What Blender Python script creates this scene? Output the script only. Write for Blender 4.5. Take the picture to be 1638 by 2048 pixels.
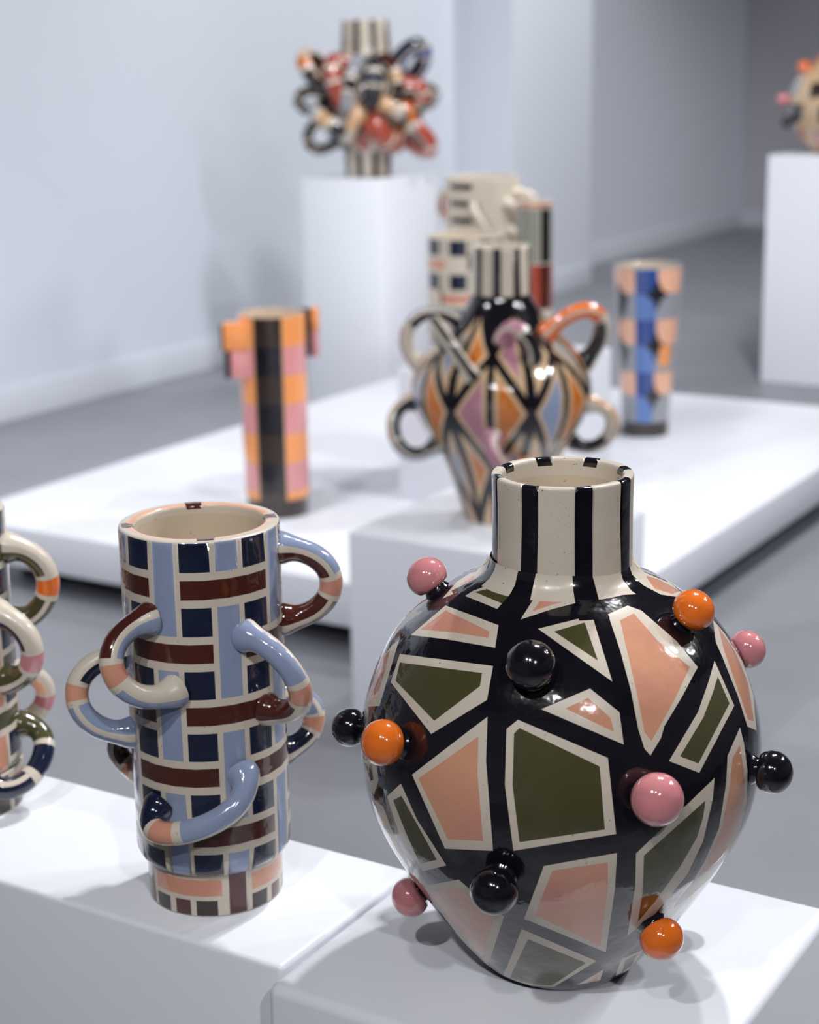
import bpy, bmesh, math, random
from mathutils import Vector, Matrix
from mathutils.geometry import delaunay_2d_cdt
from mathutils.bvhtree import BVHTree

for o in list(bpy.data.objects):
    bpy.data.objects.remove(o, do_unlink=True)
SC = bpy.context.scene
COL = SC.collection
PI = math.pi
random.seed(7)

# ------------------------------------------------------------------ camera
F_PX, CAM_H = 3463.2, 1.52
PITCH, YAW, ROLL = .2584546, .5500335, -.01678
CP = Vector((0, 0, CAM_H))
FW = Vector((-math.sin(YAW)*math.cos(PITCH), math.cos(YAW)*math.cos(PITCH), -math.sin(PITCH)))
_r0 = Vector((math.cos(YAW), math.sin(YAW), 0)); _u0 = _r0.cross(FW)
RT = _r0*math.cos(ROLL)+_u0*math.sin(ROLL)
UP = _u0*math.cos(ROLL)-_r0*math.sin(ROLL)
cd = bpy.data.cameras.new('camera'); cam = bpy.data.objects.new('camera', cd); COL.objects.link(cam)
m = Matrix((RT, UP, -FW)).transposed().to_4x4(); m.translation = CP
cam.matrix_world = m
cd.sensor_fit = 'VERTICAL'; cd.sensor_height = 36; cd.sensor_width = 36*1638/2048
cd.lens = F_PX*36/2048
cd.clip_start = .05; cd.clip_end = 100
cd.dof.use_dof = True; cd.dof.focus_distance = 1.36; cd.dof.aperture_fstop = 6.0
SC.camera = cam

def ray(x, y):
    return (FW*F_PX+RT*(x-819)-UP*(y-1024)).normalized()
def onz(x, y, z):
    d = ray(x, y); return CP+d*((z-CAM_H)/d.z)
def proj(P):
    v = Vector(P)-CP; k = v.dot(FW)
    return 819+F_PX*v.dot(RT)/k, 1024-F_PX*v.dot(UP)/k

# ------------------------------------------------------------------ world, lamps, exposure
w = bpy.data.worlds.new('world'); SC.world = w; w.use_nodes = True
w.node_tree.nodes['Background'].inputs[0].default_value = (.75, .82, 1, 1)
w.node_tree.nodes['Background'].inputs[1].default_value = .25
SC.view_settings.view_transform = 'Standard'; SC.view_settings.look = 'None'
SC.view_settings.gamma = 1; SC.view_settings.exposure = .55
SC.view_settings.use_curve_mapping = False

def spot(name, loc, target, power, size=70, radius=.12, color=(.99, .99, 1), blend=.7):
    l = bpy.data.lights.new(name, 'SPOT'); l.energy = power; l.spot_size = math.radians(size)
    l.spot_blend = blend; l.shadow_soft_size = radius; l.color = color
    o = bpy.data.objects.new(name, l); COL.objects.link(o); o.location = loc
    o.rotation_euler = (Vector(target)-Vector(loc)).to_track_quat('-Z', 'Y').to_euler()
    return o
CEIL = 3.5
# camera frame directions on the floor: right and forward
fR = Vector((math.cos(YAW), math.sin(YAW), 0)); fF = Vector((-math.sin(YAW), math.cos(YAW), 0))
VB = Vector((-.591, 1.193, 1.0))
def rel(r, fwd, z): return VB+fR*r+fF*fwd+Vector((0, 0, z))
LAMPS = [  # right, forward, height over the vase middle, watts, cone, target offset (right, forward, z)
    (.60, 1.15, 2.2, 110, 80, (0, 0, 0)),
    (.95, 1.30, 2.25, 50, 80, (0, .4, 0)),
    (2.9, 2.0, 2.2, 70, 85, (0, 1, 0)),
    (3.2, 1.4, 2.2, 40, 85, (0, .5, 0)),
    (-.95, -1.75, 2.15, 74, 80, (0, 0, -.2)),
    (.65, -2.75, 2.15, 78, 80, (0, .3, -.2)),
    (-.35, -2.1, 2.25, 32, 90, (-.6, .5, -.4)),
]
for i, (r_, f_, z_, p_, s_, t_) in enumerate(LAMPS):
    spot('track_or_fill_spot', rel(r_, f_, z_), rel(*t_), p_, s_, .05)
spot('track_or_fill_spot', (-3.4, .9, CEIL-.1), (-2.6, 3.6, .2), 150, 75, .06)  # added fill: lifts the front faces of the mid plinth and slab
spot('track_or_fill_spot', (-1.2, 6.0, CEIL-.1), (-2.3, 4.6, .3), 190, 90, .06)
spot('track_or_fill_spot', (-1.0, 4.4, CEIL-.1), (-2.6, 4.9, .3), 105, 90, .06)
spot('track_or_fill_spot', (-2.9, 3.2, CEIL-.1), (-2.9, 4.8, .3), 60, 90, .06)
spot('track_or_fill_spot', (-2.7, 5.4, CEIL-.1), (-5.3, 6.2, 1.3), 135, 110)  # wide fill added to brighten the long wall
spot('track_or_fill_spot', (-2.7, 2.8, CEIL-.1), (-5.3, 3.6, 1.3), 125, 110)  # second added wall fill, nearer the camera
spot('track_or_fill_spot', (-2.7, 7.8, CEIL-.1), (-5.3, 8.6, 1.3), 140, 110)  # third added fill for the long wall, farther back
spot('track_or_fill_spot', (-2.9, 10.2, CEIL-.1), (-5.3, 10.4, 1.0), 110, 110)  # added to brighten the pier and the recess wall
spot('track_or_fill_spot', (-1.6, 5.4, CEIL-.1), (-2.6, 8.0, .9), 250, 70)
spot('track_or_fill_spot', (1.2, 3.4, CEIL-.1), (-.6, 4.0, .1), 150, 110)  # wide fill added for the floor and the slab's right face
spot('track_or_fill_spot', (-.4, 11.5, CEIL-.1), (-1.5, 13.5, .6), 160, 120)  # added to keep the end wall from rendering black

# ------------------------------------------------------------------ materials
def srgb(r, g, b):
    f = lambda c: (c/255/12.92) if c/255 <= .04045 else ((c/255+.055)/1.055)**2.4
    return (f(r), f(g), f(b), 1)
def glaze(name, rgb, rough=.13, vary=.12, bump=.5, speck=False, spec=.5, alt=None, coat=.8):
    m = bpy.data.materials.new(name); m.use_nodes = True
    nt = m.node_tree; b = nt.nodes['Principled BSDF']; L = nt.links.new
    tc = nt.nodes.new('ShaderNodeTexCoord')
    n = nt.nodes.new('ShaderNodeTexNoise'); n.inputs['Scale'].default_value = 38; n.inputs['Detail'].default_value = 5
    L(tc.outputs['Object'], n.inputs['Vector'])
    mix = nt.nodes.new('ShaderNodeMixRGB'); mix.blend_type = 'MIX'
    c = srgb(*rgb)
    mix.inputs[1].default_value = tuple(min(1, x*(1-vary)) for x in c[:3])+(1,)
    mix.inputs[2].default_value = tuple(min(1, x*(1+vary)) for x in c[:3])+(1,)
    if alt:
        n.inputs['Scale'].default_value = 16; mix.inputs[1].default_value = c; mix.inputs[2].default_value = srgb(*alt)
        mr = nt.nodes.new('ShaderNodeMapRange'); mr.inputs['From Min'].default_value = .38; mr.inputs['From Max'].default_value = .64
        L(n.outputs['Fac'], mr.inputs['Value']); L(mr.outputs[0], mix.inputs[0])
    else:
        L(n.outputs['Fac'], mix.inputs[0])
    out = mix.outputs[0]
    if speck:
        v = nt.nodes.new('ShaderNodeTexNoise'); v.inputs['Scale'].default_value = 420; v.inputs['Detail'].default_value = 1
        L(tc.outputs['Object'], v.inputs['Vector'])
        r = nt.nodes.new('ShaderNodeMapRange'); r.inputs['From Min'].default_value = .74; r.inputs['From Max'].default_value = .80
        L(v.outputs['Fac'], r.inputs['Value'])
        mx = nt.nodes.new('ShaderNodeMixRGB'); mx.inputs[2].default_value = srgb(120, 100, 80)
        L(r.outputs[0], mx.inputs[0]); L(out, mx.inputs[1]); out = mx.outputs[0]
    L(out, b.inputs['Base Color'])
    b.inputs['Roughness'].default_value = rough
    b.inputs['Specular IOR Level'].default_value = spec
    b.inputs['Coat Weight'].default_value = coat; b.inputs['Coat Roughness'].default_value = .03; b.inputs['Coat IOR'].default_value = 1.45
    if bump:
        n2 = nt.nodes.new('ShaderNodeTexNoise'); n2.inputs['Scale'].default_value = 42; n2.inputs['Detail'].default_value = 3
        L(tc.outputs['Object'], n2.inputs['Vector'])
        bp = nt.nodes.new('ShaderNodeBump'); bp.inputs['Strength'].default_value = bump; bp.inputs['Distance'].default_value = .002
        L(n2.outputs['Fac'], bp.inputs['Height']); L(bp.outputs[0], b.inputs['Normal']); L(bp.outputs[0], b.inputs['Coat Normal'])
    return m
M = {
 'cream': glaze('cream_glaze', (206, 195, 180), .3, .05, .1, True, .4, coat=.3),
 'clay': glaze('bare_clay', (200, 184, 162), .6, .08, .1, True, .3, coat=0),
 'black': glaze('black_glaze', (20, 18, 25), .13, .25, .5),
 'peach': glaze('peach_glaze', (204, 142, 124), .13, .07, alt=(210, 153, 122)),
 'olive': glaze('olive_glaze', (74, 72, 45), .13, .12),
 'pink': glaze('pink_glaze', (206, 132, 136), .13, .05),
 'orange': glaze('orange_glaze', (228, 112, 36), .13, .1),
 'blue': glaze('pale_blue_glaze', (140, 153, 182), .13, .08),
 'navy': glaze('navy_glaze', (27, 34, 56), .13, .3),
 'brown': glaze('brown_glaze', (76, 36, 28), .13, .2),
 'mauve': glaze('mauve_glaze', (178, 126, 142), .13, .06),
 'amber': glaze('amber_glaze', (196, 112, 40), .13, .15),
 'sand': glaze('sand_glaze', (206, 176, 142), .13, .06),
 'tan': glaze('tan_glaze', (200, 160, 120), .13, .08),
 'red': glaze('red_glaze', (162, 70, 52), .13, .15),
 'deepblue': glaze('deep_blue_glaze', (36, 70, 142), .13, .1),
 'midblue': glaze('mid_blue_glaze', (92, 124, 188), .13, .1),
 'lightpeach': glaze('light_peach_glaze', (236, 180, 150), .13, .06),
 'lightpink': glaze('light_pink_glaze', (222, 150, 150), .13, .05),
 'lightorange': glaze('light_orange_glaze', (246, 158, 92), .13, .08),
 'sage': glaze('sage_glaze', (140, 142, 130), .13, .08),
 'coffee': glaze('coffee_glaze', (50, 38, 32), .13, .2),
 'grey': glaze('grey_glaze', (150, 153, 160), .13, .08),
}
def paint(name, rgb, rough, nscale, vary, bump=0, detail=4):
    m = bpy.data.materials.new(name); m.use_nodes = True
    nt = m.node_tree; b = nt.nodes['Principled BSDF']; L = nt.links.new
    tc = nt.nodes.new('ShaderNodeTexCoord')
    n = nt.nodes.new('ShaderNodeTexNoise'); n.inputs['Scale'].default_value = nscale; n.inputs['Detail'].default_value = detail
    L(tc.outputs['Object'], n.inputs['Vector'])
    mix = nt.nodes.new('ShaderNodeMixRGB'); c = srgb(*rgb)
    mix.inputs[1].default_value = tuple(x*(1-vary) for x in c[:3])+(1,)
    mix.inputs[2].default_value = tuple(min(1, x*(1+vary)) for x in c[:3])+(1,)
    L(n.outputs['Fac'], mix.inputs[0]); L(mix.outputs[0], b.inputs['Base Color'])
    b.inputs['Roughness'].default_value = rough
    if bump:
        bp = nt.nodes.new('ShaderNodeBump'); bp.inputs['Strength'].default_value = bump; bp.inputs['Distance'].default_value = .002
        L(n.outputs['Fac'], bp.inputs['Height']); L(bp.outputs[0], b.inputs['Normal'])
    return m
M['plinth'] = paint('white_plinth_paint', (229, 232, 240), .35, 6, .015)
M['wall'] = paint('white_wall_paint', (214, 220, 230), .6, 1.5, .015)
M['skirt'] = paint('baseboard_paint', (214, 219, 228), .45, 2, .01)
M['floor'] = paint('polished_concrete', (134, 136, 143), .4, 2.4, .2, 0, 9)
M['ceil'] = paint('dark_ceiling_paint', (52, 52, 56), .8, 2, .02)
M['endwall'] = paint('grey_end_wall_paint', (196, 194, 202), .7, 2, .02)
M['shadowgap'] = paint('plinth_base_shade', (30, 28, 30), .6, 3, .05)  # shade under the slab, put into the base colour as near-black

# ------------------------------------------------------------------ helpers
def link(name, me, mats, parent=None, smooth=True):
    for mm in mats: me.materials.append(mm)
    if smooth: me.shade_smooth()
    o = bpy.data.objects.new(name, me); COL.objects.link(o)
    if parent: o.parent = parent
    return o
def tag(o, label, cat, group=None, kind=None):
    if kind: o['kind'] = kind
    if label: o['label'] = label
    if cat: o['category'] = cat
    if group: o['group'] = group
    return o
def box_bm(bm, x0, x1, y0, y1, z0, z1, bev=0, seg=2):
    r = bmesh.ops.create_cube(bm, size=1)
    for v in r['verts']:
        v.co = Vector((x0+(v.co.x+.5)*(x1-x0), y0+(v.co.y+.5)*(y1-y0), z0+(v.co.z+.5)*(z1-z0)))
    if bev:
        es = list({e for v in r['verts'] for e in v.link_edges})
        bmesh.ops.bevel(bm, geom=es, offset=bev, segments=seg, profile=.5, affect='EDGES')
def box(name, x0, x1, y0, y1, z0, z1, mat, bev=.004, parent=None):
    bm = bmesh.new(); box_bm(bm, x0, x1, y0, y1, z0, z1, bev)
    me = bpy.data.meshes.new(name); bm.to_mesh(me); bm.free()
    o = link(name, me, [mat], parent, False)
    if bev:
        me.shade_smooth(); me.set_sharp_from_angle(angle=math.radians(50))
    return o

def thing(name, base, label, cat, group=None):
    o = bpy.data.objects.new(name, None); COL.objects.link(o); o.empty_display_size = .05
    o.location = base
    d = Vector((CP.x-base[0], CP.y-base[1])).normalized()
    o.rotation_euler = (0, 0, math.atan2(d.x, -d.y))     # local -Y looks at the visitor
    tag(o, label, cat, group)
    return o
def tolocal(root):
    return (Matrix.Translation(root.location) @ root.rotation_euler.to_matrix().to_4x4()).inverted()

def nspline(xs, ys, xq):
    n = len(xs); h = [xs[i+1]-xs[i] for i in range(n-1)]
    a = [0]*n; b = [1]*n; c = [0]*n; d = [0]*n
    for i in range(1, n-1):
        a[i] = h[i-1]; b[i] = 2*(h[i-1]+h[i]); c[i] = h[i]
        d[i] = 3*((ys[i+1]-ys[i])/h[i]-(ys[i]-ys[i-1])/h[i-1])
    for i in range(1, n):
        k = a[i]/b[i-1]; b[i] -= k*c[i-1]; d[i] -= k*d[i-1]
    s = [0]*n; s[-1] = d[-1]/b[-1]
    for i in range(n-2, -1, -1): s[i] = (d[i]-c[i]*s[i+1])/b[i]
    out = []
    for q in xq:
        i = 0
        while i < n-2 and q > xs[i+1]: i += 1
        t = q-xs[i]
        out.append(ys[i]+t*((ys[i+1]-ys[i])/h[i]-h[i]*(2*s[i]+s[i+1])/3)+s[i]*t*t+(s[i+1]-s[i])/(3*h[i])*t**3)
    return out
def rounded(pts, rad, seg=5):
    """polyline (r,z) with its corners rounded; rad is one value per point"""
    out = [Vector(pts[0])]
    for i in range(1, len(pts)-1):
        p, a, b = Vector(pts[i]), Vector(pts[i-1]), Vector(pts[i+1])
        r = rad[i]
        if not r: out.append(p); continue
        d1 = (a-p); d2 = (b-p); r = min(r, d1.length*.49, d2.length*.49)
        q1 = p+d1.normalized()*r; q2 = p+d2.normalized()*r
        for k in range(seg+1):
            t = k/seg; out.append(q1*(1-t)**2+p*2*t*(1-t)+q2*t*t)
    out.append(Vector(pts[-1])); return [(v.x, v.y) for v in out]

class Rev:
    """surface of revolution, painted with patches given as (theta, v): theta 0 faces the visitor, v is the run along the profile"""
    def __init__(s, prof):
        s.p = [Vector(q) for q in prof]; s.v = [0]
        for a, b in zip(s.p, s.p[1:]): s.v.append(s.v[-1]+(b-a).length)
        n = len(s.p); s.n = []
        for i in range(n):
            t = s.p[min(i+1, n-1)]-s.p[max(i-1, 0)]
            s.n.append(Vector((t.y, -t.x)).normalized())
        s.L = s.v[-1]
    def at(s, v):
        v = min(max(v, 0), s.L); lo, hi = 0, len(s.v)-1
        while hi-lo > 1:
            k = (lo+hi)//2
            if s.v[k] <= v: lo = k
            else: hi = k
        t = (v-s.v[lo])/max(1e-9, s.v[hi]-s.v[lo])
        return s.p[lo].lerp(s.p[hi], t), s.n[lo].lerp(s.n[hi], t).normalized()
    def P(s, th, v, off=0):
        q, n = s.at(v); q = q+n*off
        return Vector((q.x*math.sin(th), -q.x*math.cos(th), q.y))
    def N(s, th, v):
        q, n = s.at(v); return Vector((n.x*math.sin(th), -n.x*math.cos(th), n.y))
    def vz(s, z):                     # run at height z on the outside wall (first crossing)
        for i in range(len(s.p)-1):
            a, b = s.p[i].y, s.p[i+1].y
            if b > a and a <= z <= b: return s.v[i]+(s.v[i+1]-s.v[i])*(z-a)/max(1e-9, b-a)
        return s.v[-1] if z > 0 else 0
    def bvh(s):
        nt = 240; vs = []; fs = []; k = len(s.p)
        for i in range(k):
            for j in range(nt):
                vs.append(s.P(2*PI*j/nt, s.v[i]))
        for i in range(k-1):
            for j in range(nt):
                a = i*nt+j; b = i*nt+(j+1) % nt; fs.append((a, b, b+nt, a+nt))
        s.b = BVHTree.FromPolygons(vs, fs); return s
    def hit(s, root, x, y, cx, cy):
        inv = tolocal(root); o = inv @ CP; R = inv.to_3x3()
        for k in range(60):
            f = 1-k*.004
            px, py = cx+(x-cx)*f, cy+(y-cy)*f
            h = s.b.ray_cast(o, R @ ray(px, py))
            if h[0]:
                q = h[0]; r = math.hypot(q.x, q.y)
                bi = min(range(len(s.p)-1), key=lambda i: ((s.p[i]+s.p[i+1])/2-Vector((r, q.z))).length)
                a, b = s.p[bi], s.p[bi+1]; d = b-a
                t = min(1, max(0, (Vector((r, q.z))-a).dot(d)/max(1e-12, d.dot(d))))
                return math.atan2(q.x, -q.y), s.v[bi]+t*d.length
        return None
    def pixpoly(s, root, pts, cx, cy, sub=5):
        out = []
        for i, a in enumerate(pts):
            b = pts[(i+1) % len(pts)]
            for k in range(sub):
                t = k/sub; h = s.hit(root, a[0]+(b[0]-a[0])*t, a[1]+(b[1]-a[1])*t, cx, cy)
                if h and (not out or math.hypot(h[0]-out[-1][0], (h[1]-out[-1][1])*8) > 1e-4): out.append(h)
        return out
    def build(s, name, parent, base, patches, nth=120, maxdv=.01):
        """patches: (polygon in (theta, v), material name); later ones lie over earlier ones"""
        mats = [base]
        for _, c in patches:
            if c not in mats: mats.append(c)
        rs = sum(q.x for q in s.p)/len(s.p)
        K = rs                        # theta -> metres for a well shaped triangulation
        pts = []; edges = []; faces = []
        rows = []
        for i in range(len(s.v)):
            rows.append(s.v[i])
            if i < len(s.v)-1:
                k = int((s.v[i+1]-s.v[i])/maxdv)
                for j in range(1, k+1): rows.append(s.v[i]+(s.v[i+1]-s.v[i])*j/(k+1))
        for v in rows:
            for j in range(nth+1):
                pts.append(Vector(((-PI+2*PI*j/nth)*K, v)))
        PL = []
        for poly, _ in patches:
            i0 = len(pts); q = []
            for th, v in poly:
                q.append(Vector((min(PI, max(-PI, th))*K, min(s.L, max(0, v)))))
            pts += q; n = len(q)
            edges += [(i0+k, i0+(k+1) % n) for k in range(n)]
            PL.append((q, min(p.x for p in q), max(p.x for p in q), min(p.y for p in q), max(p.y for p in q)))
        r = delaunay_2d_cdt(pts, edges, [], 0, 1e-6)
        vo, fo = r[0], r[2]
        def inside(q, x, y):
            c = False; j = len(q)-1
            for i in range(len(q)):
                if (q[i].y > y) != (q[j].y > y) and x < (q[j].x-q[i].x)*(y-q[i].y)/(q[j].y-q[i].y)+q[i].x: c = not c
                j = i
            return c
        def which(x, y):
            for k in range(len(PL)-1, -1, -1):
                q, x0, x1, y0, y1 = PL[k]
                if x0 <= x <= x1 and y0 <= y <= y1 and inside(q, x, y): return mats.index(patches[k][1])
            return 0
        # close the seam at the back
        co = []; nor = []; idx = {}; mp = []
        for v in vo:
            th = v.x/K
            if th > PI-1e-5: th = -PI
            key = (round(th, 5), round(v.y, 6))
            if key not in idx:
                idx[key] = len(co); co.append(s.P(th, v.y)); nor.append(s.N(th, v.y))
            mp.append(idx[key])
        fl = []; mi = []
        for f in fo:
            g = [mp[i] for i in f]
            if len(set(g)) < 3: continue
            c = (vo[f[0]]+vo[f[1]]+vo[f[2]])/3
            fl.append(g); mi.append(which(c.x, c.y))
        me = bpy.data.meshes.new(name); me.from_pydata(co, [], fl); me.update()
        me.polygons.foreach_set('material_index', mi)
        ob = link(name, me, [M[c] for c in mats], parent)
        me.normals_split_custom_set_from_vertices([tuple(n) for n in nor])
        return ob

def D(*a): return [math.radians(x) for x in a]
def rect(t0, t1, v0, v1, n=4):
    """rectangle in (theta degrees, v) with its long sides subdivided"""
    t0, t1 = D(t0, t1); out = []
    for k in range(n+1): out.append((t0+(t1-t0)*k/n, v0))
    for k in range(n+1): out.append((t1+(t0-t1)*k/n, v1))
    return out
def wrapdeg(t):
    while t > 180: t -= 360
    while t < -180: t += 360
    return t
def rects(t0, t1, v0, v1):
    """the same, split where it crosses the back seam"""
    a = wrapdeg(t0); b = a+(t1-t0)
    if b <= 180: return [rect(a, b, v0, v1)]
    return [rect(a, 180, v0, v1), rect(-180, b-360, v0, v1)]
def inset(poly, d, k):
    """convex polygon in (theta, v), theta scaled by k metres: move every edge inwards by d"""
    p = [Vector((a*k, b)) for a, b in poly]; n = len(p)
    ar = sum(p[i].x*p[(i+1) % n].y-p[(i+1) % n].x*p[i].y for i in range(n))
    if ar < 0: p.reverse()
    L = []
    for i in range(n):
        a, b = p[i], p[(i+1) % n]; t = (b-a).normalized(); nn = Vector((-t.y, t.x)); L.append((a+nn*d, t))
    out = []
    for i in range(n):
        (a, t), (b, u) = L[i-1], L[i]; den = t.x*u.y-t.y*u.x
        if abs(den) < 1e-6: return None
        q = a+t*(((b-a).x*u.y-(b-a).y*u.x)/den); out.append(q)
    a2 = sum(out[i].x*out[(i+1) % n].y-out[(i+1) % n].x*out[i].y for i in range(n))
    if a2 <= 0: return None
    for i in range(n):              # a flipped edge means nothing is left
        if (out[(i+1) % n]-out[i]).dot(L[i][1]) <= 0: return None
    return [(q.x/k, q.y) for q in out]
def subpoly(poly, n=4):
    out = []
    for i, a in enumerate(poly):
        b = poly[(i+1) % len(poly)]
        for j in range(n): out.append((a[0]+(b[0]-a[0])*j/n, a[1]+(b[1]-a[1])*j/n))
    return out

def bez(A, B_, C_, D_, t):
    return A*(1-t)**3+B_*3*t*(1-t)**2+C_*3*t*t*(1-t)+D_*t**3
def tube(name, parent, ctrl, rad, segs, nu=44, nphi=24, flare=.45, sides=None):
    """clay handle along a cubic curve; segs: (t0, t1, [(phi0, phi1, colour)...]) with phi 0 on the outer side of the loop; the rest cream"""
    A, B_, C_, D_ = ctrl
    ts = sorted(set([round(k/nu, 4) for k in range(nu+1)]+[round(q, 4) for s in segs for q in s[:2] if 0 <= q <= 1]))
    ph = sorted(set([round(-180+360*k/nphi, 3) for k in range(nphi)]+[round(wrapdeg(q), 3) for s in segs for a in s[2] for q in a[:2] if q < 180]))
    cols = ['cream']
    for s in segs:
        for a in s[2]:
            if a[2] not in cols: cols.append(a[2])
    mid = (A+D_)/2; vs = []; L = 0; ap = bez(A, B_, C_, D_, .5)-mid; BN = (D_-A).cross(ap).normalized()
    if BN.cross(D_-A).dot(ap) < 0: BN = -BN
    pts = [bez(A, B_, C_, D_, t) for t in ts]
    acc = [0]
    for a, b in zip(pts, pts[1:]): acc.append(acc[-1]+(b-a).length)
    for i, t in enumerate(ts):
        e = 1e-3
        T = (bez(A, B_, C_, D_, min(1, t+e))-bez(A, B_, C_, D_, max(0, t-e))).normalized()
        bn = (BN-T*BN.dot(T)).normalized(); N = bn.cross(T)
        dd = min(acc[i], acc[-1]-acc[i])
        r = rad*(1+flare*math.exp(-(dd/rad-.3)**2/.9))
        for p in ph:
            a = math.radians(p); vs.append(pts[i]+(N*math.cos(a)+bn*math.sin(a))*r)
    n = len(ph); fs = []; mi = []
    def colour(t, p):
        for s in segs:
            if s[0] <= t <= s[1]:
                for a in s[2]:
                    if a[0] <= p <= a[1] or a[0] <= p-360 <= a[1] or a[0] <= p+360 <= a[1]: return cols.index(a[2])
        return 0
    for i in range(len(ts)-1):
        for j in range(n):
            k = (j+1) % n
            fs.append((i*n+j, i*n+k, (i+1)*n+k, (i+1)*n+j))
            p1 = ph[k] if k else ph[0]+360
            mi.append(colour((ts[i]+ts[i+1])/2, (ph[j]+p1)/2))
    me = bpy.data.meshes.new(name); me.from_pydata(vs, [], fs); me.update()
    me.polygons.foreach_set('material_index', mi)
    return link(name, me, [M[c] for c in cols], parent)
def loop(parent, rev, a, b, k, rad, segs, da=None, db=None, name='handle'):
    """handle from a=(theta deg, z) to b; k: reach of the two ends; da/db: extra lean of the ends in local metres"""
    pa = (math.radians(a[0]), rev.vz(a[1])); pb = (math.radians(b[0]), rev.vz(b[1]))
    A = rev.P(*pa, -rad*.35); Dd = rev.P(*pb, -rad*.35); ka, kb = k if isinstance(k, tuple) else (k, k)
    B_ = A+rev.N(*pa)*ka+Vector(da or (0, 0, 0)); C_ = Dd+rev.N(*pb)*kb+Vector(db or (0, 0, 0))
    return tube(name, parent, (A, B_, C_, Dd), rad, segs)

# ------------------------------------------------------------------ the setting
def structure(o): o['kind'] = 'structure'; return o
XL, XR, YF, YB = -5.37, 4.2, -3.2, 14.6
XRC = -5.5
structure(box('floor', XRC-.3, XR+.2, YF-.2, YB+.2, -.1, 0, M['floor'], 0))
structure(box('ceiling', XRC-.3, XR+.2, YF-.2, YB+.2, CEIL, CEIL+.1, M['ceil'], 0))
PY0, PY1, PX = 9.47, 10.57, -5.03
structure(box('wall_left', XL-.2, XL, YF, PY0+.1, 0, CEIL, M['wall'], 0))
structure(box('wall_pier', XL-.2, PX, PY0, PY1, 0, CEIL, M['wall'], 0))
structure(box('wall_recess', XRC-.2, XRC, PY1-.1, YB, 0, CEIL, M['wall'], 0))
structure(box('wall_back', XRC-.2, XR, YB, YB+.2, 0, CEIL, M['endwall'], 0))
structure(box('wall_right', XR, XR+.2, YF, YB, 0, CEIL, M['endwall'], 0))
structure(box('wall_front', XL-.2, XR, YF-.2, YF, 0, CEIL, M['endwall'], 0))
BH, BT = .145, .016
structure(box('baseboard_left', XL, XL+BT, YF, PY0, 0, BH, M['skirt'], .003))
structure(box('baseboard_pier', PX, PX+BT, PY0-BT, PY1, 0, BH, M['skirt'], .003))
structure(box('baseboard_pier_end', XL+BT, PX, PY0-BT, PY0, 0, BH, M['skirt'], .003))
structure(box('baseboard_recess', XRC, XRC+BT, PY1, YB, 0, BH, M['skirt'], .003))
structure(box('baseboard_back', XRC+BT, XR, YB-BT, YB, 0, BH, M['skirt'], .003))

# ------------------------------------------------------------------ plinths and the low platform
HP, HM, HS = .78, .5, .2
def plinth(x0, x1, y0, y1, z0, z1, label, bev=.005):
    """painted box built from a top board and four side boards, the joints filled and sanded"""
    o = box('plinth', x0, x1, y0, y1, z0, z1, M['plinth'], bev)
    return tag(o, label, 'plinth', 'white gallery plinths')
plinth(-.777, -.414, 1.027, 1.385, 0, HP, 'square white plinth under the round vase with coloured knobs', .009)
plinth(-1.95, -.781, 1.056, 1.2645, 0, HP, 'long narrow white plinth under the two vases patterned like brickwork', .005)
plinth(-2.05, -1.545, 3.08, 3.555, 0, HM, 'white plinth under the diamond-patterned vase, against the low platform')
plinth(-4.41, -4.0, 6.33, 6.8, 0, 1.0, 'tall white plinth under the vase of tangled loops, by the long wall')
plinth(-2.785, -2.29, 7.72, 8.2, 0, 1.05, 'tall white plinth under the pale knobbed vase, standing apart on the floor')
S2X, S2Y, S2Z = -2.72, 4.38, .605
plinth(S2X, S2X+.42, S2Y, S2Y+.62, HS, S2Z, 'low white plinth on the platform, carrying three vases')
pf = bpy.data.objects.new('platform', None); COL.objects.link(pf); pf.location = (-2.77, 4.93, 0)
tag(pf, 'wide low white platform floating over a dark recessed base', 'platform')
def rbox(name, x0, x1, y0, y1, z0, z1, mat, bev, root):
    l = root.location
    return box(name, x0-l.x, x1-l.x, y0-l.y, y1-l.y, z0-l.z, z1-l.z, mat, bev, root)
rbox('slab', -3.825, -1.718, 3.568, 6.33, .078, HS, M['plinth'], .004, pf)
rbox('recessed_base', -3.68, -1.86, 3.72, 6.18, 0, .0785, M['shadowgap'], 0, pf)

# ------------------------------------------------------------------ the round vase with knobs
rv = thing('round_vase', onz(1115.8, 1905, HP), 'round black vase with knobs and cream-edged peach and olive shapes', 'vase')
zk = [0, .04, .085, .13, .175, .22, .26, .295, .325]
rk = [.0640, .0955, .1252, .1502, .1622, .1608, .1480, .1262, .0885]
zq = [.325*i/44 for i in range(45)]
rq = nspline(zk, rk, zq)
prof = [(.002, 0), (rq[0]-.004, 0)]+[(rq[0]-.001, .001)]+list(zip(rq, zq))[1:]
prof += [(.0775, .3305), (.0685, .3345), (.0625, .3385), (.0578, .3445), (.0560, .352)]
body = Rev(prof).bvh()
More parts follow.
